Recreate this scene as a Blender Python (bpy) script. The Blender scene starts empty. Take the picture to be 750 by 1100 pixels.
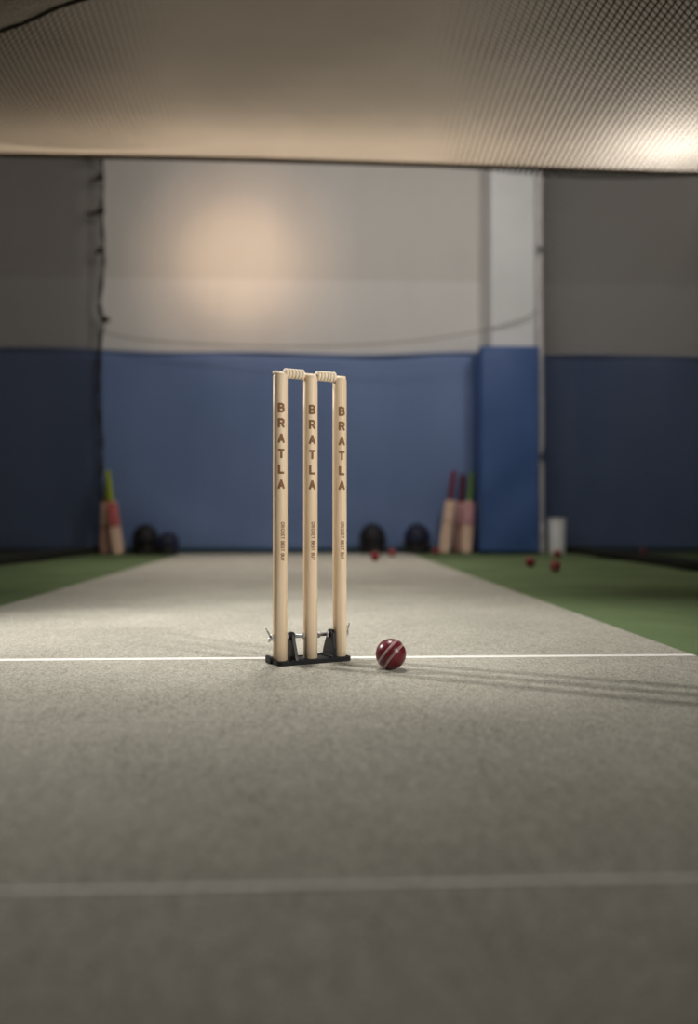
import bpy, bmesh, math, random
from mathutils import Vector, Matrix
random.seed(7)
S = bpy.context.scene
COL = S.collection
PI = math.pi
sin, cos = math.sin, math.cos

# ------------------------------------------------------------------ materials
def mat(name, rgb=(.5, .5, .5), rough=.6, metal=0., spec=.5):
    m = bpy.data.materials.new(name); m.use_nodes = True
    b = m.node_tree.nodes['Principled BSDF']
    b.inputs['Base Color'].default_value = (*rgb, 1)
    b.inputs['Roughness'].default_value = rough
    b.inputs['Metallic'].default_value = metal
    b.inputs['Specular IOR Level'].default_value = spec
    return m

class NT:
    """small node-graph helper"""
    def __init__(s, m): s.m = m; s.t = m.node_tree; s.n = s.t.nodes; s.l = s.t.links
    def new(s, t, **k):
        x = s.n.new(t)
        for a, v in k.items(): setattr(x, a, v)
        return x
    def put(s, sock, v):
        if isinstance(v, bpy.types.NodeSocket): s.l.new(v, sock)
        elif v is not None: sock.default_value = v
    def math(s, op, a, b=None, c=None):
        x = s.new('ShaderNodeMath', operation=op)
        for i, v in enumerate((a, b, c)): s.put(x.inputs[i], v)
        return x.outputs[0]
    def coord(s, kind='Object', scale=(1, 1, 1), rot=(0, 0, 0)):
        c = s.new('ShaderNodeTexCoord'); mp = s.new('ShaderNodeMapping')
        mp.inputs['Scale'].default_value = scale; mp.inputs['Rotation'].default_value = rot
        s.l.new(c.outputs[kind], mp.inputs[0]); return mp.outputs[0]
    def noise(s, vec, scale, detail=3., rough=.55):
        x = s.new('ShaderNodeTexNoise'); s.put(x.inputs['Vector'], vec)
        x.inputs['Scale'].default_value = scale; x.inputs['Detail'].default_value = detail
        x.inputs['Roughness'].default_value = rough
        return x.outputs[0]
    def ramp(s, fac, stops):
        x = s.new('ShaderNodeValToRGB'); s.put(x.inputs[0], fac)
        e = x.color_ramp.elements
        while len(e) < len(stops): e.new(.5)
        for i, (p, c) in enumerate(stops):
            e[i].position = p; e[i].color = (*c, 1)
        return x.outputs[0]
    def bump(s, h, strength, dist):
        x = s.new('ShaderNodeBump'); s.put(x.inputs['Height'], h)
        x.inputs['Strength'].default_value = strength; x.inputs['Distance'].default_value = dist
        return x.outputs[0]
    @property
    def bsdf(s): return s.n['Principled BSDF']
    @property
    def out(s): return s.n['Material Output']

def noisy(name, c0, c1, scale, rough=.85, bump=0., dist=.002, stretch=(1, 1, 1), lo=.3, hi=.7, detail=4, spec=.3):
    m = mat(name, c0, rough, 0, spec); g = NT(m)
    v = g.coord('Object', stretch)
    n = g.noise(v, scale, detail)
    g.put(g.bsdf.inputs['Base Color'], g.ramp(n, [(lo, c0), (hi, c1)]))
    if bump: g.put(g.bsdf.inputs['Normal'], g.bump(n, bump, dist))
    return m

M = {}
# beige pitch carpet: fine pile grain over faint larger wear
m = M['pitch'] = mat('pitch_carpet', (.3, .29, .25), .95, 0, .15); g = NT(m)
v = g.coord(); n1 = g.noise(v, 210, 4, .8); n2 = g.noise(v, 2.6, 3); n3 = g.noise(g.coord('Object', (1, .35, 1)), 60, 3)
mix = g.math('ADD', g.math('MULTIPLY', n1, .80), g.math('ADD', g.math('MULTIPLY', n2, .10), g.math('MULTIPLY', n3, .10)))
g.put(g.bsdf.inputs['Base Color'], g.ramp(mix, [(.34, (.13, .124, .102)), (.5, (.43, .415, .36)), (.66, (.74, .72, .645))]))
g.put(g.bsdf.inputs['Normal'], g.bump(n1, .8, .005))
# green turf
m = M['turf'] = mat('green_turf', (.07, .12, .04), .95, 0, .15); g = NT(m)
v = g.coord(); n1 = g.noise(v, 190, 3, .7); n2 = g.noise(v, 2.2, 3)
mix = g.math('ADD', g.math('MULTIPLY', n1, .65), g.math('MULTIPLY', n2, .35))
g.put(g.bsdf.inputs['Base Color'], g.ramp(mix, [(.3, (.078, .115, .052)), (.7, (.185, .255, .125))]))
g.put(g.bsdf.inputs['Normal'], g.bump(n1, .6, .004))
M['line'] = noisy('white_line_paint', (.70, .69, .66), (.86, .85, .82), 160, .9, .4, .002)
# back wall: two bands of pale cladding with a seam at 2.74 m
m = M['cladding'] = mat('pale_wall_cladding', (.6, .58, .55), .8, 0, .2); g = NT(m)
sx = g.new('ShaderNodeSeparateXYZ'); g.l.new(g.coord(), sx.inputs[0])
up = g.math('GREATER_THAN', sx.outputs[2], 2.745)
n = g.noise(g.coord('Object', (1, 1, .3)), 1.6, 4)
ca = g.ramp(n, [(.3, (.56, .545, .525)), (.7, (.62, .605, .585))]); cb = g.ramp(n, [(.3, (.62, .61, .60)), (.7, (.68, .67, .66))])
mx = g.new('ShaderNodeMix', data_type='RGBA'); g.put(mx.inputs[0], up); g.put(mx.inputs[6], cb); g.put(mx.inputs[7], ca)
g.put(g.bsdf.inputs['Base Color'], mx.outputs[2])
M['wall'] = noisy('side_wall_paint', (.40, .39, .37), (.46, .45, .43), 2., .85)
M['ceil'] = noisy('ceiling_panel', (.42, .40, .37), (.48, .46, .43), 2., .9)
M['pillar'] = noisy('pillar_paint', (.62, .63, .64), (.68, .69, .70), 3., .7)
M['tarp'] = noisy('blue_vinyl_tarp', (.135, .205, .400), (.160, .235, .440), 1.3, .55, .25, .02, (1.5, 1, .6))
M['pad'] = noisy('royal_blue_vinyl', (.046, .096, .255), (.058, .115, .295), 2.5, .42, .35, .02, (1, 1, .8), detail=2)
M['post'] = noisy('off_white_webbing', (.50, .48, .48), (.60, .58, .58), 8, .7)
M['bin'] = noisy('white_plastic', (.74, .75, .80), (.80, .81, .86), 5, .4)
M['binrim'] = mat('pale_grey_plastic', (.55, .56, .6), .4)
M['cord'] = noisy('dark_brown_cord', (.022, .017, .013), (.045, .036, .028), 60, .9)
M['rope'] = noisy('brown_grey_rope', (.20, .18, .15), (.28, .25, .21), 60, .9)
M['hem'] = noisy('black_hem_canvas', (.012, .013, .012), (.024, .025, .022), 30, .9)
# pale ash wood
m = M['wood'] = mat('pale_ash_wood', (.62, .47, .31), .5, 0, .35); g = NT(m)
oi = g.new('ShaderNodeObjectInfo')
tc = g.new('ShaderNodeTexCoord'); ad = g.new('ShaderNodeVectorMath', operation='MULTIPLY_ADD')
g.l.new(tc.outputs['Object'], ad.inputs[0]); ad.inputs[1].default_value = (55, 55, 2.4)
g.l.new(oi.outputs['Random'], ad.inputs[2])
n1 = g.noise(ad.outputs[0], 1., 4, .6)
ad2 = g.new('ShaderNodeVectorMath', operation='MULTIPLY'); g.l.new(tc.outputs['Object'], ad2.inputs[0]); ad2.inputs[1].default_value = (320, 320, 7)
n2 = g.noise(ad2.outputs[0], 1., 3, .6)
mix = g.math('ADD', g.math('MULTIPLY', n1, .7), g.math('MULTIPLY', n2, .3))
g.put(g.bsdf.inputs['Base Color'], g.ramp(mix, [(.28, (.58, .41, .25)), (.46, (.74, .575, .39)), (.68, (.84, .70, .52))]))
M['bailwood'] = noisy('bare_bail_wood', (.74, .62, .46), (.86, .75, .59), 60, .55, 0, .001, (1, 1, 1))
M['burn'] = noisy('branded_brown_print', (.19, .095, .045), (.27, .145, .075), 300, .7)
M['plastic'] = noisy('black_moulded_base', (.006, .0065, .008), (.012, .0125, .015), 90, .45, .15, .001)
M['steel'] = mat('bright_steel', (.68, .69, .72), .25, 1.)
M['leather'] = noisy('red_ball_leather', (.100, .007, .014), (.140, .010, .020), 40, .30, .08, .001, spec=.45)
M['stitch'] = noisy('off_white_thread', (.70, .60, .56), (.82, .74, .68), 200, .8)
M['ballfar'] = noisy('bright_red_leather', (.19, .010, .018), (.25, .013, .024), 20, .38)
M['blade'] = noisy('willow_blade', (.52, .36, .26), (.64, .47, .36), 9, .55, 0, .001, (6, 6, .6))
M['blade_dark'] = noisy('reddish_willow', (.36, .20, .16), (.46, .27, .22), 9, .55, 0, .001, (6, 6, .6))
M['grip_red'] = noisy('dark_red_grip', (.15, .010, .018), (.20, .016, .026), 60, .7)
M['grip_maroon'] = noisy('maroon_grip', (.09, .008, .018), (.13, .014, .026), 60, .7)
M['grip_green'] = noisy('green_grip', (.11, .21, .035), (.16, .28, .06), 60, .7)
M['grip_lime'] = noisy('lime_yellow_grip', (.28, .34, .010), (.36, .42, .02), 60, .7)
M['label_red'] = noisy('red_bat_sticker', (.36, .07, .075), (.44, .10, .10), 20, .5)
M['label_pink'] = noisy('pink_bat_sticker', (.42, .20, .22), (.50, .27, .29), 20, .5)
M['shell_black'] = noisy('black_helmet_shell', (.007, .007, .009), (.014, .014, .017), 20, .6)
M['shell_navy'] = noisy('navy_helmet_shell', (.008, .010, .030), (.014, .017, .045), 20, .6)
M['grille'] = mat('dull_grey_grille', (.10, .10, .10), .45, .7)
M['padding'] = mat('black_helmet_padding', (.012, .012, .012), .9)

def net_material(name, colour, px, pz, width, base, axes, thin=None):
    """knotted diamond mesh: threads are opaque, the openings let a share (1-base) straight through"""
    m = mat(name, colour, .9, 0, .1); g = NT(m)
    sx = g.new('ShaderNodeSeparateXYZ'); g.l.new(g.coord(), sx.inputs[0])
    if thin:                                   # rhombic mesh hung askew: two thread families of slopes px, pz
        a = b = None
        fam = [g.math('ADD', g.math('DIVIDE', g.math('SUBTRACT', sx.outputs[0], g.math('MULTIPLY', sx.outputs[1], k_)), .027), 500) for k_ in (px, pz)]
    else:
        a = g.math('DIVIDE', sx.outputs[axes[0]], px); b = g.math('DIVIDE', sx.outputs[axes[1]], pz)
        fam = [g.math('ADD', g.math('ADD', a, b), 100), g.math('ADD', g.math('SUBTRACT', a, b), 100)]
    if thin:                                   # thread gauge tapers off towards the open middle of the lane
        ax = g.math('ABSOLUTE', g.math('ADD', sx.outputs[0], g.math('MULTIPLY', g.math('SUBTRACT', g.noise(g.coord(), 1.6, 2), .5), .5)))
        mr = g.new('ShaderNodeMapRange', interpolation_type='SMOOTHSTEP'); g.put(mr.inputs[0], ax)
        for k_, v_ in zip((1, 2, 3, 4), (*thin, 0., width)): mr.inputs[k_].default_value = v_
        width = mr.outputs[0]
    l1, l2 = (g.math('LESS_THAN', g.math('FRACT', q_), width) for q_ in fam)
    f = g.math('MAXIMUM', g.math('MAXIMUM', l1, l2), base)
    tr = g.new('ShaderNodeBsdfTransparent'); mix = g.new('ShaderNodeMixShader')
    g.put(mix.inputs[0], f); g.l.new(tr.outputs[0], mix.inputs[1]); g.l.new(g.bsdf.outputs[0], mix.inputs[2])
    g.l.new(mix.outputs[0], g.out.inputs[0])
    return m
M['sidenet'] = net_material('dark_side_netting', (.022, .019, .017), .05, .05, .16, .22, (1, 2))
M['roofnet'] = net_material('black_roof_netting', (.012, .011, .010), .035, .99, .27, .0, (0, 1), (.45, 1.25))
M['roofnet_brown'] = net_material('dark_brown_roof_netting', (.03, .022, .016), -.035, -.95, .24, .0, (0, 1), (.55, 1.4))
M['rollnet'] = noisy('grey_rolled_netting', (.26, .225, .20), (.38, .335, .30), 90, .95, .8, .01)
# thin tan roof cloth that lets lamplight through
m = M['cloth'] = mat('tan_roof_cloth', (.5, .4, .3), .9, 0, .1); g = NT(m)
n = g.noise(g.coord(), 2., 3)
c = g.ramp(n, [(.3, (.46, .41, .35)), (.7, (.52, .465, .40))])
df = g.new('ShaderNodeBsdfDiffuse'); tl = g.new('ShaderNodeBsdfTranslucent'); mix = g.new('ShaderNodeMixShader')
g.put(df.inputs[0], c); g.put(tl.inputs[0], c); mix.inputs[0].default_value = .45
g.l.new(df.outputs[0], mix.inputs[1]); g.l.new(tl.outputs[0], mix.inputs[2]); g.l.new(mix.outputs[0], g.out.inputs[0])
M['clothhem'] = noisy('brown_cloth_hem', (.10, .075, .055), (.15, .115, .085), 30, .9)

# ------------------------------------------------------------------ mesh helpers
def obj(name, bm, m, parent=None, smooth=False, mods=None):
    me = bpy.data.meshes.new(name)
    bmesh.ops.recalc_face_normals(bm, faces=bm.faces[:])
    bm.to_mesh(me); bm.free()
    if smooth:
        for p in me.polygons: p.use_smooth = True
    me.materials.append(m)
    o = bpy.data.objects.new(name, me); COL.objects.link(o)
    if parent: o.parent = parent
    return o
def bevel(o, w, seg=2):
    b = o.modifiers.new('bevel', 'BEVEL'); b.width = w; b.segments = seg; b.limit_method = 'ANGLE'; b.angle_limit = .6
    return o
def thing(name, label, cat, loc=(0, 0, 0), rz=0, group=None):
    o = bpy.data.objects.new(name, None); COL.objects.link(o)
    o.location = loc; o.rotation_euler = (0, 0, rz); o.empty_display_size = .05
    return tag(o, label, cat, group)
def tag(o, label, cat, group=None, kind=None):
    o['label'] = label; o['category'] = cat
    if group: o['group'] = group
    if kind: o['kind'] = kind
    return o
def struct(o, label=None):
    o['kind'] = 'structure'
    if label: o['label'] = label
    return o
def copy_tree(o, parent=None):
    c = o.copy(); COL.objects.link(c)
    if parent: c.parent = parent
    for ch in list(o.children): copy_tree(ch, c)
    return c
def box(bm, lo, hi, M_=None):
    r = bmesh.ops.create_cube(bm, size=1)
    for v in r['verts']:
        v.co = Vector([(lo[i] + hi[i]) / 2 + v.co[i] * (hi[i] - lo[i]) for i in range(3)])
        if M_: v.co = M_ @ v.co
    return r['verts']
def tube(bm, pts, r, n=10, cap=True):
    """round tube along a polyline; r is a number or one per point"""
    pts = [Vector(p) for p in pts]
    rings = []; up = Vector((0, 0, 1))
    for i, p in enumerate(pts):
        d = (pts[min(i + 1, len(pts) - 1)] - pts[max(i - 1, 0)]).normalized()
        a = d.cross(up)
        if a.length < 1e-3: a = d.cross(Vector((1, 0, 0)))
        a.normalize(); b = a.cross(d).normalized()
        rr = r[i] if isinstance(r, (list, tuple)) else r
        rings.append([bm.verts.new(p + (a * cos(2 * PI * k / n) + b * sin(2 * PI * k / n)) * rr) for k in range(n)])
    for A, B in zip(rings, rings[1:]):
        for k in range(n): bm.faces.new((A[k], A[(k + 1) % n], B[(k + 1) % n], B[k]))
    if cap: bm.faces.new(rings[0][::-1]); bm.faces.new(rings[-1])
def lathe(bm, prof, n=32, mtx=None):
    """profile of (radius, z); closes ends that reach radius 0"""
    rings = []
    for r, z in prof:
        if r < 1e-6: rings.append([bm.verts.new((0, 0, z))])
        else: rings.append([bm.verts.new((r * cos(2 * PI * k / n), r * sin(2 * PI * k / n), z)) for k in range(n)])
    for A, B in zip(rings, rings[1:]):
        for k in range(n):
            k2 = (k + 1) % n
            if len(A) == 1: bm.faces.new((A[0], B[k2], B[k]))
            elif len(B) == 1: bm.faces.new((A[k], A[k2], B[0]))
            else: bm.faces.new((A[k], A[k2], B[k2], B[k]))
    if mtx:
        for R in rings:
            for v in R: v.co = mtx @ v.co
    return rings
def sheet(fn, nu, nv, thick=None):
    """grid surface from fn(u, v) with u, v in 0..1"""
    bm = bmesh.new()
    V = [[bm.verts.new(fn(i / nu, j / nv)) for j in range(nv + 1)] for i in range(nu + 1)]
    for i in range(nu):
        for j in range(nv): bm.faces.new((V[i][j], V[i + 1][j], V[i + 1][j + 1], V[i][j + 1]))
    return bm
def solid(o, t, off=0.):
    s = o.modifiers.new('thickness', 'SOLIDIFY'); s.thickness = t; s.offset = off
    return o

# ------------------------------------------------------------------ the hall
WY = 8.9            # back wall plane
def slab(name, lo, hi, m):
    bm = bmesh.new(); box(bm, lo, hi)
    return struct(obj(name, bm, m))
slab('floor', (-5.6, -3.2, -.1), (5.9, WY + .2, 0), M['turf'])
slab('wall_back', (-5.6, WY, 0), (5.9, WY + .2, 4.7), M['cladding'])
slab('wall_left', (-5.8, -3.2, 0), (-5.6, WY + .2, 4.7), M['wall'])
slab('wall_right', (5.9, -3.2, 0), (6.1, WY + .2, 4.7), M['wall'])
slab('ceiling', (-5.8, -3.2, 4.7), (6.1, WY + .2, 4.85), M['ceil'])
bm = bmesh.new(); box(bm, (1.765, 8.5, 0), (2.2, WY, 4.7))
struct(bevel(obj('pillar', bm, M['pillar']), .012))

# pitch mat with its painted creases
MT = .003
bm = bmesh.new(); box(bm, (-1.225, -2.6, .0005), (.985, 8.62, MT))
pm = obj('pitch_mat', bm, M['pitch'])
tag(pm, 'long beige carpet pitch mat running down the lane under the stumps', 'mat')
for y, w in ((2.222, .031), (.849, .0075)):
    bm = bmesh.new(); box(bm, (-1.225, y - w / 2, MT - .0005), (.985, y + w / 2, MT + .0008))
    c = obj('crease_line', bm, M['line'], pm); c['label'] = 'white painted crease line across the mat'

# blue tarpaulins along the foot of the back wall
def tarp(x0, x1, top, label, ph):
    t = thing('wall_tarpaulin', label, 'tarpaulin', ((x0 + x1) / 2, 8.84, 0), 0, 'blue tarpaulins on the back wall')
    cx = (x0 + x1) / 2
    def f(u, v):
        x = x0 + (x1 - x0) * u
        z = .012 + v * (top(x) - .012)
        y = .012 * sin(x * 2.1 + ph) * (1 - .4 * v) + .008 * sin(x * 5.3 + z * 1.7 + ph) + .006 * sin(z * 3.1 + x)
        if v < .45: y += .010 * sin(x * 3.3 + z * 9) * (.45 - v) / .45
        return (x - cx, y, z)
    solid(obj('sheet', sheet(f, int((x1 - x0) * 14), 26), M['tarp'], t, True), .008)
    bm = bmesh.new()
    tube(bm, [(x - cx, -.012 + .012 * sin(x * 2.1 + ph) * .6, top(x)) for x in [x0 + (x1 - x0) * i / 40 for i in range(41)]], .014, 8)
    obj('top_hem', bm, M['tarp'], t, True)
    return t
tarp(-5.5, 1.74, lambda x: 2.0 - .018 * math.sin((x + 2) * .85) - .012 * sin(x * 3.1),
     'wide blue tarpaulin covering the lower back wall behind the stumps', .3)
tarp(2.26, 5.8, lambda x: 1.985 + .010 * sin(x * 2.7),
     'darker-looking blue tarpaulin behind the netting beyond the padded pillar', 1.9)

# padded wrap of the pillar
p = thing('pillar_pad', 'royal blue vinyl crash pad wrapped around the foot of the white pillar', 'pad', (1.92, 8.41, 0))
def padf(u, v):
    x = -.28 + .56 * u; z = .02 + 1.97 * v
    y = -.012 * sin(PI * u) - .010 * sin(z * 5.2 + x * 6) * max(0, 1 - v * 1.5) - .012 * max(0, 1 - v * 1.8) * sin(z * 8 - x * 9)
    return (x, y - .02, z)
pb = sheet(padf, 22, 60)
obj('front_cover', pb, M['pad'], p, True); solid(p.children[-1], .03, 1)
bm = bmesh.new(); box(bm, (-.282, 0, .015), (.28, .085, 1.985))
bevel(obj('core', bm, M['pad'], p), .02, 3)
bm = bmesh.new(); box(bm, (-.282, -.034, 1.975), (.28, .085, 1.997)); bevel(obj('top_seam', bm, M['pad'], p), .008)
bm = bmesh.new(); box(bm, (-.284, .086, .015), (-.19, .40, 1.985)); bevel(obj('side_wing', bm, M['pad'], p), .02, 3)

# edge webbing post of the netting
t = thing('net_post', 'off-white strap post standing between the padded pillar and the netting', 'post', (2.25, 8.5, 0))
bm = bmesh.new(); tube(bm, [(.008 * sin(z * 1.6) - .004, 0, z) for z in [i * .1 for i in range(44)]], .030, 12); obj('strap', bm, M['post'], t, True)
bm = bmesh.new(); lathe(bm, [(0, 0), (.048, 0), (.048, .05), (.038, .16), (.034, .30), (0, .30)], 16); obj('foot_sleeve', bm, M['post'], t, True)

# white bin behind the netting
t = thing('waste_bin', 'small white upright bin on the turf between the off-white strap post and the netting', 'bin', (2.385, 8.42, 0))
bm = bmesh.new()
prof = [(0, 0), (.076, 0), (.079, .01), (.084, .33), (.084, .335), (.078, .335), (.072, .02), (0, .02)]
lathe(bm, prof, 28); obj('body', bm, M['bin'], t, True)
bm = bmesh.new(); lathe(bm, [(.082, .325), (.090, .328), (.092, .340), (.088, .349), (.080, .345), (.079, .332), (.082, .325)], 28); obj('rim', bm, M['binrim'], t, True)

# ------------------------------------------------------------------ nets
def side_net(name, path, ztop, label, ph):
    t = thing(name, label, 'net', (0, 0, 0), 0, 'side nets of the lane')
    def at(u):
        L = [0]
        for a, b in zip(path, path[1:]): L.append(L[-1] + math.dist(a, b))
        d = u * L[-1]
        for i in range(len(path) - 1):
            if d <= L[i + 1] + 1e-9:
                k = (d - L[i]) / (L[i + 1] - L[i])
                return path[i][0] + (path[i + 1][0] - path[i][0]) * k, path[i][1] + (path[i + 1][1] - path[i][1]) * k
    def f(u, v):
        x, y = at(u); z = .07 + (ztop - .07) * v
        return (x + .018 * sin(y * 3.7 + ph) * (1 - v * .5) + .012 * sin(y * 7 + z * 2 + ph), y, z)
    obj('netting', sheet(f, 90, 24), M['sidenet'], t, True)
    def h(u, v):
        x, y = at(u); z = .004 + .075 * v
        return (x + .018 * sin(y * 3.7 + ph) + .012 * sin(y * 7 + .2 + ph), y, z)
    solid(obj('ground_hem', sheet(h, 90, 3), M['hem'], t, True), .012)
    return t
side_net('side_net', [(-2.27, 1.0), (-2.265, 6.6), (-2.035, 8.70)], 4.25,
         'dark side net with black ground hem on the lane side nearest the lime-gripped bats', .4)
side_net('side_net', [(2.53, 1.0), (2.56, 7.1), (2.565, 8.42), (2.30, 8.73)], 4.25,
         'dark side net with black ground hem running past the padded pillar and white bin', 2.1)

# lacing cord that gathers the net in the left corner
t = thing('lacing_cord', 'dark knotted lacing cord hanging down the corner above the lime-gripped bats', 'cord', (-2.045, 8.775, 0))
pts = []
for i in range(60):
    z = 4.1 * i / 59
    pts.append((.02 * sin(z * 2.3 + .6) + .010 * sin(z * 7.1) + (.045 * math.exp(-((z - 2.27) / .09) ** 2)), 0, z))
bm = bmesh.new(); tube(bm, pts, [.016 + .005 * sin(i * 1.7) for i in range(60)], 8); obj('cord', bm, M['cord'], t, True)
for z, dx, L in ((3.92, -.02, .20), (3.70, -.01, .10), (3.37, .0, .16), (2.98, .0, .07), (2.30, .045, .06)):
    bm = bmesh.new()
    k = bmesh.ops.create_icosphere(bm, subdivisions=2, radius=.040)
    for v in k['verts']: v.co = Vector((v.co.x * 1.1 + dx, v.co.y * .45, v.co.z * .9 + z))
    tube(bm, [(dx - .01, 0, z), (dx - L * .5, 0, z - .02 - .1 * L), (dx - L, 0, z - .03)], [.026, .018, .008], 8)
    obj('knot', bm, M['cord'], t, True)

# slack rope across the wall
bm = bmesh.new(); pts = []
for i in range(61):
    u = i / 60; x = -1.99 + 4.2 * u
    s = 1 - (2 * u - 1) ** 2
    pts.append((x, 8.70 - .24 * u, 2.17 + .19 * u ** 5 - .155 * s ** .55 if u < .9 else 2.17 + .19 * u ** 5 - .155 * s ** .55))
tube(bm, pts, .0055, 6)
tag(obj('slack_rope', bm, M['rope'], None, True), 'thin slack rope sagging along the top edge of the blue tarpaulin', 'rope')

# translucent roof cloth ending in a hemmed edge, black mesh under it
CE = 5.5
def clf(u, v):
    x = -2.2 + 4.68 * u; y = -1.2 + (CE + 1.2) * v
    return (x, y, 2.575 + .02 * sin(x * 1.3) * (1 - v) + .05 * (1 - v) - .006 * x + .01 * sin(x * .9 + 2) )
t = thing('roof_cloth', 'tan cloth roof stretched over the lane with a dark hemmed edge', 'cloth')
obj('cloth', sheet(clf, 40, 50), M['cloth'], t, True)
bm = bmesh.new(); tube(bm, [Vector(clf(i / 40, 1)) + Vector((0, .006, -.006)) for i in range(41)], .018, 8); obj('hem', bm, M['clothhem'], t, True)

def roof_net(x0, x1, label, ph, height, reach):
    t = thing('roof_net', label, 'net', (0, 0, 0), 0, 'black nets under the cloth roof')
    def f(u, v):
        x = x0 + (x1 - x0) * u; y = 1.6 + reach * v
        e = min(1, min(abs(x - x0), abs(x - x1)) / .3)
        z = height + .03 * sin(y * 2.2 + ph) * e + .025 * sin(x * 3 + ph)
        return (x, y, z)
    obj('netting', sheet(f, 24, 50), M['roofnet' if x0 > 0 else 'roofnet_brown'], t, True)
    bm = bmesh.new(); tube(bm, [f(1 if x0 > 0 else 0, j / 50) for j in range(51)], .004, 6); obj('edge_cord', bm, M['hem'], t, True)
    return t
roof_net(.1, 2.3, 'black diamond-mesh net slung under the cloth roof beside the bright lamp glow', .5, 2.03, 2.62)
roof_net(-2.1, -.2, 'finer-looking dark mesh net slung under the cloth roof beside the rolled-up net', 2., 2.36, 3.2)

# rolled-up net in the top corner
t = thing('rolled_net', 'grey rolled-up netting bundle tied under the cloth roof', 'net roll', (-1.115, 2.9, 2.015))
d = Vector((.86, .0, .36)).normalized()
bm = bmesh.new()
pts = [d * (s * .05) + Vector((0, .004 * sin(s * .9), .003 * sin(s * 1.3))) for s in range(-16, 11)]
tube(bm, pts, [.10 + .007 * sin(i * 2.1) for i in range(len(pts))], 20); obj('roll', bm, M['rollnet'], t, True)
bm = bmesh.new(); tube(bm, [p_ + Vector((.03, .035, -.098)) for p_ in pts], .006, 8); obj('cord', bm, M['cord'], t, True)

# ------------------------------------------------------------------ stroke lettering wrapped round a stump
GLY = {
 'B': [[(0, 0), (0, 1)], [(0, 1), (.55, 1), (.82, .88), (.82, .66), (.55, .53), (0, .53)], [(.55, .53), (.9, .40), (.9, .14), (.6, 0), (0, 0)]],
 'R': [[(0, 0), (0, 1)], [(0, 1), (.6, 1), (.88, .87), (.88, .62), (.6, .47), (0, .47)], [(.45, .47), (.92, 0)]],
 'A': [[(-.02, 0), (.45, 1)], [(.45, 1), (.92, 0)], [(.15, .30), (.75, .30)]],
 'T': [[(0, 1), (.9, 1)], [(.45, 1), (.45, 0)]],
 'L': [[(.05, 1), (.05, 0), (.85, 0)]],
 'C': [[(.88, .78), (.66, 1), (.24, 1), (0, .78), (0, .22), (.24, 0), (.66, 0), (.88, .22)]],
 'I': [[(.2, 0), (.2, 1)]],
 'K': [[(0, 0), (0, 1)], [(.85, 1), (.02, .45)], [(.28, .62), (.88, 0)]],
 'E': [[(.85, 1), (0, 1), (0, 0), (.85, 0)], [(0, .52), (.7, .52)]],
 'S': [[(.85, .82), (.62, 1), (.22, 1), (0, .84), (0, .64), (.22, .53), (.64, .48), (.87, .36), (.87, .16), (.64, 0), (.22, 0), (0, .18)]],
 'U': [[(0, 1), (0, .22), (.24, 0), (.64, 0), (.88, .22), (.88, 1)]],
 'Y': [[(0, 1), (.44, .46)], [(.88, 1), (.44, .46)], [(.44, .46), (.44, 0)]],
}
def strokes(bm, ch, place, w, h, sw):
    """ch drawn with strokes of width sw in a w x h cell; place(x, y) -> 3-D point"""
    for path in GLY[ch]:
        P = [Vector((a * w, b * (h - sw) + sw / 2)) for a, b in path]
        for a, b in zip(P, P[1:]):
            dv = (b - a); L = dv.length; dv.normalize(); nrm = Vector((-dv.y, dv.x)) * sw / 2
            a2 = a - dv * sw * .32; b2 = b + dv * sw * .32
            n = max(2, int(L / .0012))
            rows = []
            for i in range(n + 1):
                c = a2.lerp(b2, i / n)
                rows.append([bm.verts.new(place(*(c + nrm * k))) for k in (-1, -.33, .33, 1)])
            for A, B in zip(rows, rows[1:]):
                for k in range(3): bm.faces.new((A[k], A[k + 1], B[k + 1], B[k]))

# ------------------------------------------------------------------ the wicket
SR = .0176
ROW = math.radians(24.4)
WK = (.0035, 2.172, MT)
wk = thing('wicket', 'three pale wooden stumps bolted upright in a black spring base on the mat', 'wicket', WK, ROW)
SP = .0800                  # spacing of the stumps
PT = .0105                  # plate thickness
# base plate with rounded corners, a raised rim and end lug
bm = bmesh.new()
out = []
hx, hy, rc = .0980, .040, .012
for cx_, cy_, a0 in ((hx - rc, hy - rc, 0), (-hx + rc, hy - rc, 90), (-hx + rc, -hy + rc, 180), (hx - rc, -hy + rc, 270)):
    for k in range(6):
        a = math.radians(a0 + k * 18); out.append((cx_ - .003 + rc * cos(a), cy_ + rc * sin(a)))
lo = [bm.verts.new((x, y, 0)) for x, y in out]; hi = [bm.verts.new((x, y, PT)) for x, y in out]
inn = [bm.verts.new((x * .965, y * .90, PT)) for x, y in out]; inl = [bm.verts.new((x * .96, y * .885, PT - .0025)) for x, y in out]
n = len(out)
for A, B in ((lo, hi), (hi, inn), (inn, inl)):
    for k in range(n): bm.faces.new((A[k], A[(k + 1) % n], B[(k + 1) % n], B[k]))
bm.faces.new(lo[::-1]); bm.faces.new(inl)
base = obj('spring_base', bm, M['plastic'], wk)
bm = bmesh.new(); box(bm, (-.106, .000, .0), (-.096, .034, .018)); bevel(obj('end_lug', bm, M['plastic'], base), .003)
for sx_ in (-.060, .045):
    bm = bmesh.new(); lathe(bm, [(.0, PT + .002), (.006, PT + .002), (.006, PT - .003), (.0, PT - .003)][::-1], 6, Matrix.Translation((sx_, -.026, 0))); obj('bolt_head', bm, M['plastic'], base)
ROD = .064
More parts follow.
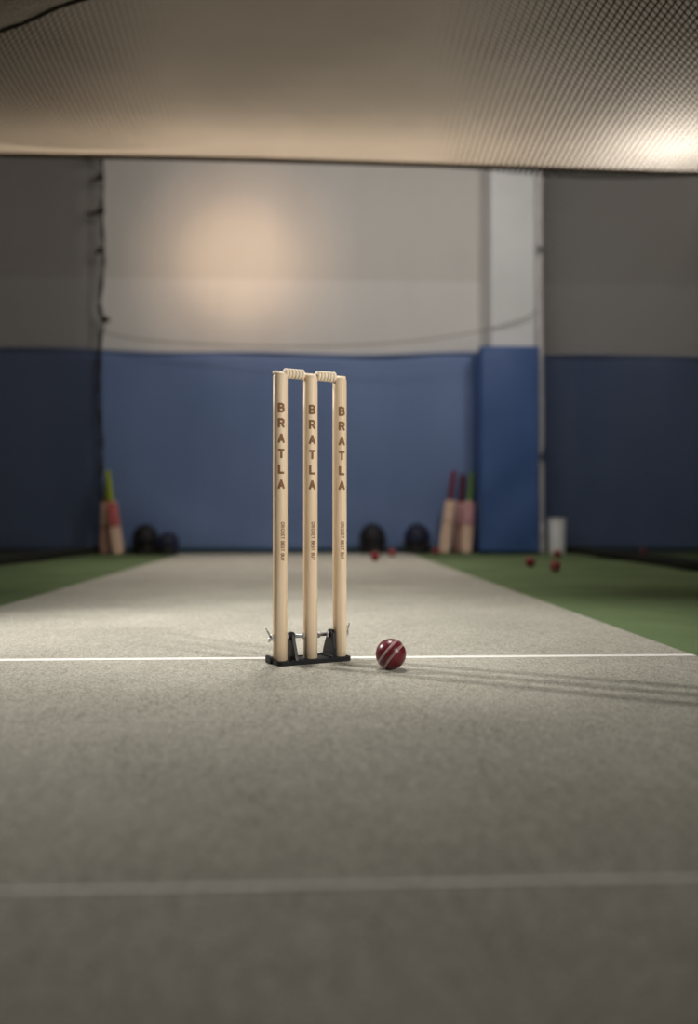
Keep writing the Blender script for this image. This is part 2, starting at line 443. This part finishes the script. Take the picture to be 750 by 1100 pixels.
def bracket(u, pr, foot):
    """upright trapezoid plate across the row, with a foot flange and a boss where the axle passes"""
    bm = bmesh.new(); t2 = .0045; n = len(pr)
    A = [bm.verts.new((u - t2, y, z)) for y, z in pr]; B = [bm.verts.new((u + t2, y, z)) for y, z in pr]
    bm.faces.new(A); bm.faces.new(B[::-1])
    for k in range(n): bm.faces.new((A[k], A[(k + 1) % n], B[(k + 1) % n], B[k]))
    box(bm, (u - .004 + min(0, foot), pr[0][0] + .003, PT - .004), (u + .004 + max(0, foot), pr[1][0] - .003, PT + .0035))
    lathe(bm, [(0, -.0075), (.0095, -.0075), (.0095, .0075), (0, .0075)], 16, Matrix.Translation((u, 0, ROD)) @ Matrix.Rotation(PI / 2, 4, 'Y'))
    return bevel(obj('upright_bracket', bm, M['plastic'], base), .0012)
bracket(-.0510, [(-.037, PT - .004), (.018, PT - .004), (.017, .030), (.012, ROD + .004), (.007, ROD + .011), (-.007, ROD + .011), (-.012, ROD + .004), (-.033, .020)], .010)
bracket(.0555, [(-.024, PT - .004), (.040, PT - .004), (.037, .022), (.012, ROD + .004), (.005, ROD + .012), (-.012, ROD + .012), (-.018, ROD + .005), (-.023, .030)], -.008)
# steel axle with nuts and a wing at each end
bm = bmesh.new(); tube(bm, [(-.108, .0, ROD), (.102, .0, ROD)], .0046, 12); obj('axle_rod', bm, M['steel'], wk, True)
for u in (-.102, -.0445, -.0205, .0215, .0500, .099):
    bm = bmesh.new(); lathe(bm, [(0, -.003), (.0078, -.003), (.0078, .003), (0, .003)], 6, Matrix.Translation((u, 0, ROD)) @ Matrix.Rotation(PI / 2, 4, 'Y'))
    nut = obj('nut', bm, M['steel'], wk)
for u, s in ((-.105, -1), (.099, .35)):
    bm = bmesh.new(); tube(bm, [(u, 0, ROD), (u + s * .004, -.002, ROD + .008), (u + s * .010, -.004, ROD + .016), (u + s * .013, -.006, ROD + .024)], [.0036, .003, .0026, .0022], 8)
    tube(bm, [(u, 0, ROD), (u + s * .003, .004, ROD - .010)], [.0036, .0028], 8)
    obj('wing_nut', bm, M['steel'], wk, True)

SL = .694                   # stump length above the plate
for i, (tb, tc_) in enumerate(((-14.2, -2.6), (-9.6, -2.4), (-7.0, -2.2))):
    u = (i - 1) * SP
    bm = bmesh.new()
    prof = [(0, 0), (SR - .001, 0), (SR, .001)] + [(SR, z) for z in (.1, .2, .3, .4, .5, .6, SL - .012)] + \
           [(SR - .0002, SL - .009), (SR - .0010, SL - .006), (SR - .0026, SL - .003), (SR - .0050, SL - .001), (SR - .0075, SL), (.0085, SL), (.0070, SL), (.0055, SL), (.0035, SL), (.0015, SL), (0, SL)]
    rings = lathe(bm, prof, 48)
    for R in rings[10:]:                                   # groove along the row for the bails
        for v in R:
            if abs(v.co.y) < .0062: v.co.z -= .0048 * max(0, 1 - (abs(v.co.y) / .0062) ** 4)
    st = obj('stump', bm, M['wood'], wk, True)
    st.location = (u, 0, PT - .0025)
    def place(phi0, zoff):
        r = SR + .00018
        return lambda x, y: Vector((r * sin(phi0 + x / SR), -r * cos(phi0 + x / SR), zoff + y))
    bm = bmesh.new()
    lw, lh = .0128, .0235
    for k, ch in enumerate('BRATLA'):
        zb = .6195 - .0005 - k * .0367 - lh
        strokes(bm, ch, place(math.radians(tb) - lw * .45 / SR, zb), lw, lh, .0056)
    pr_ = obj('brand_lettering', bm, M['burn'], st); pr_['label'] = 'brown capital letters BRATLA printed down the stump'
    # small print that reads downwards
    bm = bmesh.new()
    adv, cw, chh = .0062, .0046, .0092
    pl = place(math.radians(tc_), 0)
    z = .3325
    for ch in 'CRICKET BEST BUY':
        if ch == ' ': z -= .0046; continue
        w_ = cw * (.45 if ch == 'I' else 1)
        strokes(bm, ch, (lambda zz: (lambda x, y: pl(y - chh / 2, zz - x)))(z), w_, chh, .0018)
        z -= adv * (.62 if ch == 'I' else 1)
    pr_ = obj('small_lettering', bm, M['burn'], st); pr_['label'] = 'small brown words CRICKET BEST BUY running downwards'

# bails resting in the grooves
def bail_mesh(bm):
    prof = [(0, -.0560), (.0040, -.0560), (.0046, -.0545), (.0044, -.030), (.0050, -.0285)]
    nb = 6; L = .051; z0 = -.0275
    prof += [(.0088, z0)]
    for k in range(nb):
        for q in range(7):
            a = PI * q / 6
            prof.append((.0095 + .0032 * sin(a), z0 + L / nb * (k + (1 - cos(a)) / 2)))
    prof += [(.0088, z0 + L), (.0048, z0 + L + .001), (.0044, .030), (.0045, .0425), (.0040, .0435), (0, .0435)]
    lathe(bm, prof, 28, Matrix.Rotation(PI / 2, 4, 'Y'))
BZ = MT + PT - .0025 + SL - .0048 + .0044
for i, (u, lab) in enumerate(((-.0425, 'turned wooden bail bridging the nearer and middle stumps'), (.0395, 'turned wooden bail bridging the middle and farther stumps, nearer the red ball'))):
    t = thing('bail', lab, 'bail', (WK[0] + u * cos(ROW), WK[1] + u * sin(ROW), BZ), ROW + (0 if i == 0 else PI), 'bails on top of the stumps')
    bm = bmesh.new(); bail_mesh(bm); obj('turned_bail', bm, M['bailwood'], t, True)

# ------------------------------------------------------------------ cricket balls
def ball(name, label, loc, R, lm, rot, group=None, detail=True):
    t = thing(name, label, 'cricket ball', loc, 0, group); t.rotation_euler = rot
    bm = bmesh.new(); bmesh.ops.create_uvsphere(bm, u_segments=48, v_segments=32, radius=R)
    obj('leather', bm, lm, t, True)
    bm = bmesh.new(); w = .0105                      # raised seam band round the equator
    prof = []
    for q in range(9):
        z = -w + 2 * w * q / 8
        prof.append((math.sqrt(R * R - z * z) + .0006 * (1 - (z / w) ** 4), z))
    lathe(bm, prof, 64); obj('seam', bm, lm, t, True)
    bm = bmesh.new()
    for row in (-.0098, -.0066, .0066, .0098):
        N = 84 if detail else 40
        r = math.sqrt(R * R - row * row) + .0007
        for k in range(N):
            a = 2 * PI * k / N; da = 2 * PI / N * .34
            tube(bm, [(r * cos(a + s * da), r * sin(a + s * da), row + s * .00035 * (1 if row > 0 else -1)) for s in (-1, 0, 1)], .0007 if abs(row) > .008 else .0005, 5)
    obj('stitching', bm, M['stitch'], t)
    return t
nz = Vector((.74, -.26, -.62)).normalized()
rot = Vector((0, 0, 1)).rotation_difference(nz).to_euler()
ball('cricket_ball', 'dark red leather ball with white stitched seam on the mat beside the stumps', (.190, 2.047, .0355 + MT), .0355, M['leather'], rot)
far = ball('cricket_ball', 'red ball on green turf, nearer of the pair before pillar and bin', (1.61, 5.72, .036), .036, M['ballfar'], (.4, .3, 0), 'red balls scattered at the far end', False)
for loc, lab in (((1.592, 6.30, .036), 'red ball on green turf close in front of the padded pillar foot'),
                 ((.536, 7.16, .036 + MT), 'red ball on the mat in front of the black helmet'),
                 ((.748, 7.95, .036 + MT), 'red ball on the mat in the gap between two helmets'),
                 ((1.20, 8.34, .036), 'red ball at the toe of the maroon-gripped bats'),
                 ((2.20, 7.75, .036), 'dim red ball by the net hem in front of the white bin'),
                 ((3.03, 7.9, .036), 'dim red ball behind the netting, alone before the dark tarpaulin')):
    c = copy_tree(far); c.location = loc; c['label'] = lab
    c.rotation_euler = (random.uniform(0, 3), random.uniform(0, 3), random.uniform(0, 3))

# ------------------------------------------------------------------ bats
def bat(label, toe, top, bm_, grip, sticker, st_rng, group, roll=0.):
    """toe, top: world points of the axis ends; the face looks towards the stumps"""
    toe = Vector(toe); top = Vector(top); ax = (top - toe).normalized(); L = (top - toe).length
    fr = Vector((roll, -1, 0)); fr = (fr - ax * fr.dot(ax)).normalized(); rt = fr.cross(ax) * -1
    t = thing('cricket_bat', label, 'bat', toe, 0, group)
    t.rotation_euler = Matrix((rt, -fr, ax)).transposed().to_euler()
    BL = L * .655
    # section: flat-ish face at -y, spine at +y
    secs = [(0, .62, .016), (.010, .86, .020), (.03, .97, .024), (.10, 1, .032), (.20, 1, .046), (.30, 1, .042), (.45, .99, .030), (.52, .97, .024), (BL - .03, .90, .020), (BL - .012, .70, .018), (BL, .36, .016)]
    bm = bmesh.new(); rings = []
    hw = .054
    for z, s, th in secs:
        w = hw * s
        ring = [(-w, -.004), (-w * .5, -.0075), (0, -.0085), (w * .5, -.0075), (w, -.004), (w, .008), (w * .55, .008 + (th - .008) * .45), (0, th), (-w * .55, .008 + (th - .008) * .45), (-w, .008)]
        rings.append([bm.verts.new((x, y, z)) for x, y in ring])
    for A, B in zip(rings, rings[1:]):
        for k in range(10): bm.faces.new((A[k], A[(k + 1) % 10], B[(k + 1) % 10], B[k]))
    bm.faces.new(rings[0][::-1]); bm.faces.new(rings[-1])
    bl = obj('blade', bm, bm_, t, True)
    bm = bmesh.new()
    z0, z1 = st_rng
    rr = []
    for i in range(7):
        z = BL * (z0 + (z1 - z0) * i / 6); w = hw * .93 * (1 if z < BL - .03 else .84)
        rr.append([bm.verts.new((x * w, -.0093 + .0015 * abs(x) + .0028 * x * x, z)) for x in (-1, -.6, -.2, .2, .6, 1)])
    for A, B in zip(rr, rr[1:]):
        for k in range(5): bm.faces.new((A[k], A[k + 1], B[k + 1], B[k]))
    s_ = solid(obj('face_sticker', bm, sticker, bl, True), .001); s_['label'] = 'coloured sticker on the upper blade face'
    bm = bmesh.new(); H = []
    for i in range(41):
        z = BL - .01 + (L - BL + .01) * i / 40
        r = .0215 + .0012 * (i % 2) + (.004 if i < 2 else 0) + (.0025 if i > 37 else 0)
        H.append((r, z))
    H = [(0, H[0][1])] + H + [(.012, L + .004), (0, L + .005)]
    lathe(bm, H, 14, Matrix.Translation((0, .004, 0))); obj('grip', bm, grip, t, True)
    return t
GB = 'bats leaning against the back wall'
bat('bat with dark red grip, its blade slanting beside the helmets', (1.305, 8.50, .012), (1.445, 8.755, .815), M['blade'], M['grip_red'], M['blade'], (.55, .9), GB, -.1)
bat('bat with maroon grip standing between the red-gripped and green-gripped bats', (1.470, 8.655, .012), (1.540, 8.79, .79), M['blade_dark'], M['grip_maroon'], M['label_pink'], (.5, .95), GB, 0)
bat('bat with green grip leaning next to the padded pillar', (1.512, 8.46, .012), (1.618, 8.735, .80), M['blade'], M['grip_green'], M['label_pink'], (.52, .95), GB, .05)
bat('lime-gripped bat with red sticker, in front in the netting corner', (-1.785, 8.38, .012), (-1.945, 8.64, .79), M['blade'], M['grip_lime'], M['label_red'], (.50, .95), GB, .15)
bat('lime-gripped bat behind another, upright against the netting corner', (-1.935, 8.50, .012), (-1.965, 8.73, .81), M['blade_dark'], M['grip_lime'], M['blade'], (.5, .9), GB, .1)

# ------------------------------------------------------------------ helmets
def helmet(label, loc, rz, shell, sc=1., group='helmets on the floor by the wall'):
    t = thing('cricket_helmet', label, 'helmet', loc, rz, group); t.scale = (sc, sc, sc)
    R = (.128, .150, .150); zc = .150
    bm = bmesh.new(); rings = []
    for i in range(15):                               # dome down to the brow, longer at the back and ears
        a = PI / 2 * i / 14 * 1.16
        ring = []
        for k in range(36):
            b = 2 * PI * k / 36
            front = max(0, -sin(b))
            aa = min(a, PI / 2 * (1.16 - .16 * front))
            ring.append((R[0] * sin(aa) * cos(b), R[1] * sin(aa) * sin(b), zc + R[2] * cos(aa)))
        rings.append(ring)
    vs = [[bm.verts.new(p_) for p_ in r] for r in rings[1:]]
    topv = bm.verts.new((0, 0, zc + R[2]))
    for k in range(36): bm.faces.new((topv, vs[0][k], vs[0][(k + 1) % 36]))
    for A, B in zip(vs, vs[1:]):
        for k in range(36): bm.faces.new((A[k], B[k], B[(k + 1) % 36], A[(k + 1) % 36]))
    sh = solid(obj('shell', bm, shell, t, True), .008, -1)
    bm = bmesh.new()                                  # peak
    def pk(u, v):
        b = -PI / 2 + (u - .5) * 2.1; e = .055 * (1 - (2 * u - 1) ** 2) ** .5
        return ((R[0] + e * v) * cos(b), (R[1] + e * v) * sin(b), zc + .005 - .022 * v * (1 - (2 * u - 1) ** 2))
    bm.free(); solid(obj('peak', sheet(pk, 20, 4), shell, t, True), .006)
    for s in (-1, 1):                                 # ear flaps down to the ground
        def ef(u, v, s=s):
            b = (0 if s > 0 else PI) + (u - .45) * 1.35 * s
            nar = 1 - .25 * v * abs(2 * u - 1)
            return (R[0] * .985 * cos(b) * (1 - .12 * v), R[1] * .985 * sin(b) * (1 - .1 * v), zc + .02 - (.165 * nar) * v)
        solid(obj('ear_flap', sheet(ef, 10, 8), shell, t, True), .010)
    bm = bmesh.new()                                  # grille bars round the face
    for z, o in ((.108, .012), (.080, .018), (.052, .018), (.024, .010)):
        tube(bm, [((R[0] + o) * cos(-PI / 2 + q * .14) * .97, (R[1] + o + .015) * sin(-PI / 2 + q * .14), z) for q in range(-9, 10)], .0042, 6)
    for q in (-9, -5, 0, 5, 9):
        b = -PI / 2 + q * .14
        tube(bm, [((R[0] + o) * cos(b) * .97, (R[1] + o + .015) * sin(b), z) for z, o in ((.135, .004), (.108, .012), (.080, .018), (.052, .018), (.024, .010))], .004, 6)
    obj('grille', bm, M['grille'], t, True)
    bm = bmesh.new(); rings = lathe(bm, [(.10, .012), (.112, .06), (.116, .12), (.10, .19), (0, .22)], 24)
    obj('lining', bm, M['padding'], t, True)
    return t
helmet('black helmet with grey face grille on the floor between the stumps and the navy helmet', (.615, 8.56, 0), .08, M['shell_black'])
helmet('navy helmet with grey face grille on the floor beside the red-gripped bat', (1.055, 8.58, 0), -.25, M['shell_navy'])
helmet('large black helmet lying on the turf beside the lime-gripped bats', (-1.575, 8.60, 0), .3, M['shell_black'], .98)
helmet('smaller dark helmet at the mat corner, just in front of a larger black helmet', (-1.325, 8.40, 0), -.5, M['shell_navy'], .74)

# ------------------------------------------------------------------ light
def aim(o, target):
    o.rotation_euler = (Vector(target) - o.location).to_track_quat('-Z', 'Y').to_euler()
def light(name, kind, loc, power, colour, target=None, **k):
    L = bpy.data.lights.new(name, kind); L.energy = power; L.color = colour
    for a, v in k.items(): setattr(L, a, v)
    o = bpy.data.objects.new(name, L); COL.objects.link(o); o.location = loc
    if target: aim(o, target)
    return o
# lamps in the gap between the roof cloth and the back wall, plus added fill lights
light('bay_lamp', 'AREA', (.3, 6.35, 4.35), 46, (1, .92, .85), (.3, 7.6, 1.2), shape='RECTANGLE', size=3.2, size_y=.5)
light('next_bay_fill', 'AREA', (4.2, 6.3, 4.3), 9, (1, .90, .82), (4.0, 8.2, 1.2), shape='RECTANGLE', size=2.0, size_y=.5)  # unseen fill added to brighten what lies behind the right side net
light('next_bay_fill', 'AREA', (-3.9, 6.3, 4.3), 5, (1, .86, .76), (-3.8, 8.2, 1.2), shape='RECTANGLE', size=2.0, size_y=.5)  # matching added fill beyond the left side net
light('warm_spot', 'SPOT', (-.74, 6.6, 3.16), 75, (1, .66, .42), (-.70, 8.9, 2.95), spot_size=math.radians(62), spot_blend=1., shadow_soft_size=.06)
light('warm_spot', 'SPOT', (-.74, 6.6, 3.16), 72, (1, .69, .44), (-.70, 8.9, 2.94), spot_size=math.radians(38), spot_blend=1., shadow_soft_size=.06)
light('far_floor_fill', 'SPOT', (-.1, 6.5, 3.7), 190, (1, .92, .85), (-.1, 6.7, 0), spot_size=math.radians(66), spot_blend=1., shadow_soft_size=.25)  # added fill pointing down, lifts the far floor but spares the wall
# lamps above the roof cloth
light('cloth_lamp', 'AREA', (-.1, 5.35, 3.05), 17, (1, .80, .60), (-.1, 5.25, 0), shape='RECTANGLE', size=4.0, size_y=.12)
light('white_tube', 'POINT', (2.17, 5.15, 2.98), 75, (1, .97, .93), shadow_soft_size=.05)
light('roof_glow', 'AREA', (.3, 3.9, 4.5), 5, (1, .92, .84), (.3, 3.9, 0), shape='RECTANGLE', size=3.5, size_y=1.2)
# lamps under the cloth along the lane, plus one added floor fill
light('lane_spot', 'SPOT', (.1, 3.1, 2.45), 212, (1, .96, .89), (.05, 2.9, 0), spot_size=math.radians(87), spot_blend=1., shadow_soft_size=.25)
light('lane_spot', 'SPOT', (.1, 3.5, 2.45), 118, (1, .95, .88), (0, 5.15, 0), spot_size=math.radians(82), spot_blend=1., shadow_soft_size=.25)  # extra spot added to fill the dim band of mid floor
light('side_lamp', 'SPOT', (-2.02, 3.37, 1.75), 265, (1, .95, .88), (0, 2.2, .25), spot_size=math.radians(75), spot_blend=.8, shadow_soft_size=.05)
light('fill_lamp', 'SPOT', (1.45, .80, .98), 140, (1, .95, .88), (.03, 2.3, .42), spot_size=math.radians(48), spot_blend=1., shadow_soft_size=.06)

w = bpy.data.worlds.new('hall_ambient'); S.world = w; w.use_nodes = True
w.node_tree.nodes['Background'].inputs[0].default_value = (.9, .92, 1, 1)
w.node_tree.nodes['Background'].inputs[1].default_value = .035

# ------------------------------------------------------------------ camera
cam = bpy.data.cameras.new('camera'); co = bpy.data.objects.new('camera', cam); COL.objects.link(co)
cam.sensor_fit = 'VERTICAL'; cam.sensor_height = 36; cam.lens = 36 * 950 / 1100
co.location = (0, 0, .355)
co.rotation_euler = (PI / 2 + math.atan(6 / 950), 0, -math.atan(43 / 950))
cam.dof.use_dof = True; cam.dof.focus_distance = 2.12; cam.dof.aperture_fstop = 1.3; cam.dof.aperture_blades = 0
cam.clip_start = .02
S.camera = co
S.view_settings.view_transform = 'Standard'; S.view_settings.look = 'None'
S.view_settings.exposure = 0; S.view_settings.gamma = 1; S.view_settings.use_curve_mapping = False
S.cycles.use_denoising = True
S.cycles.max_bounces = 8; S.cycles.transparent_max_bounces = 16
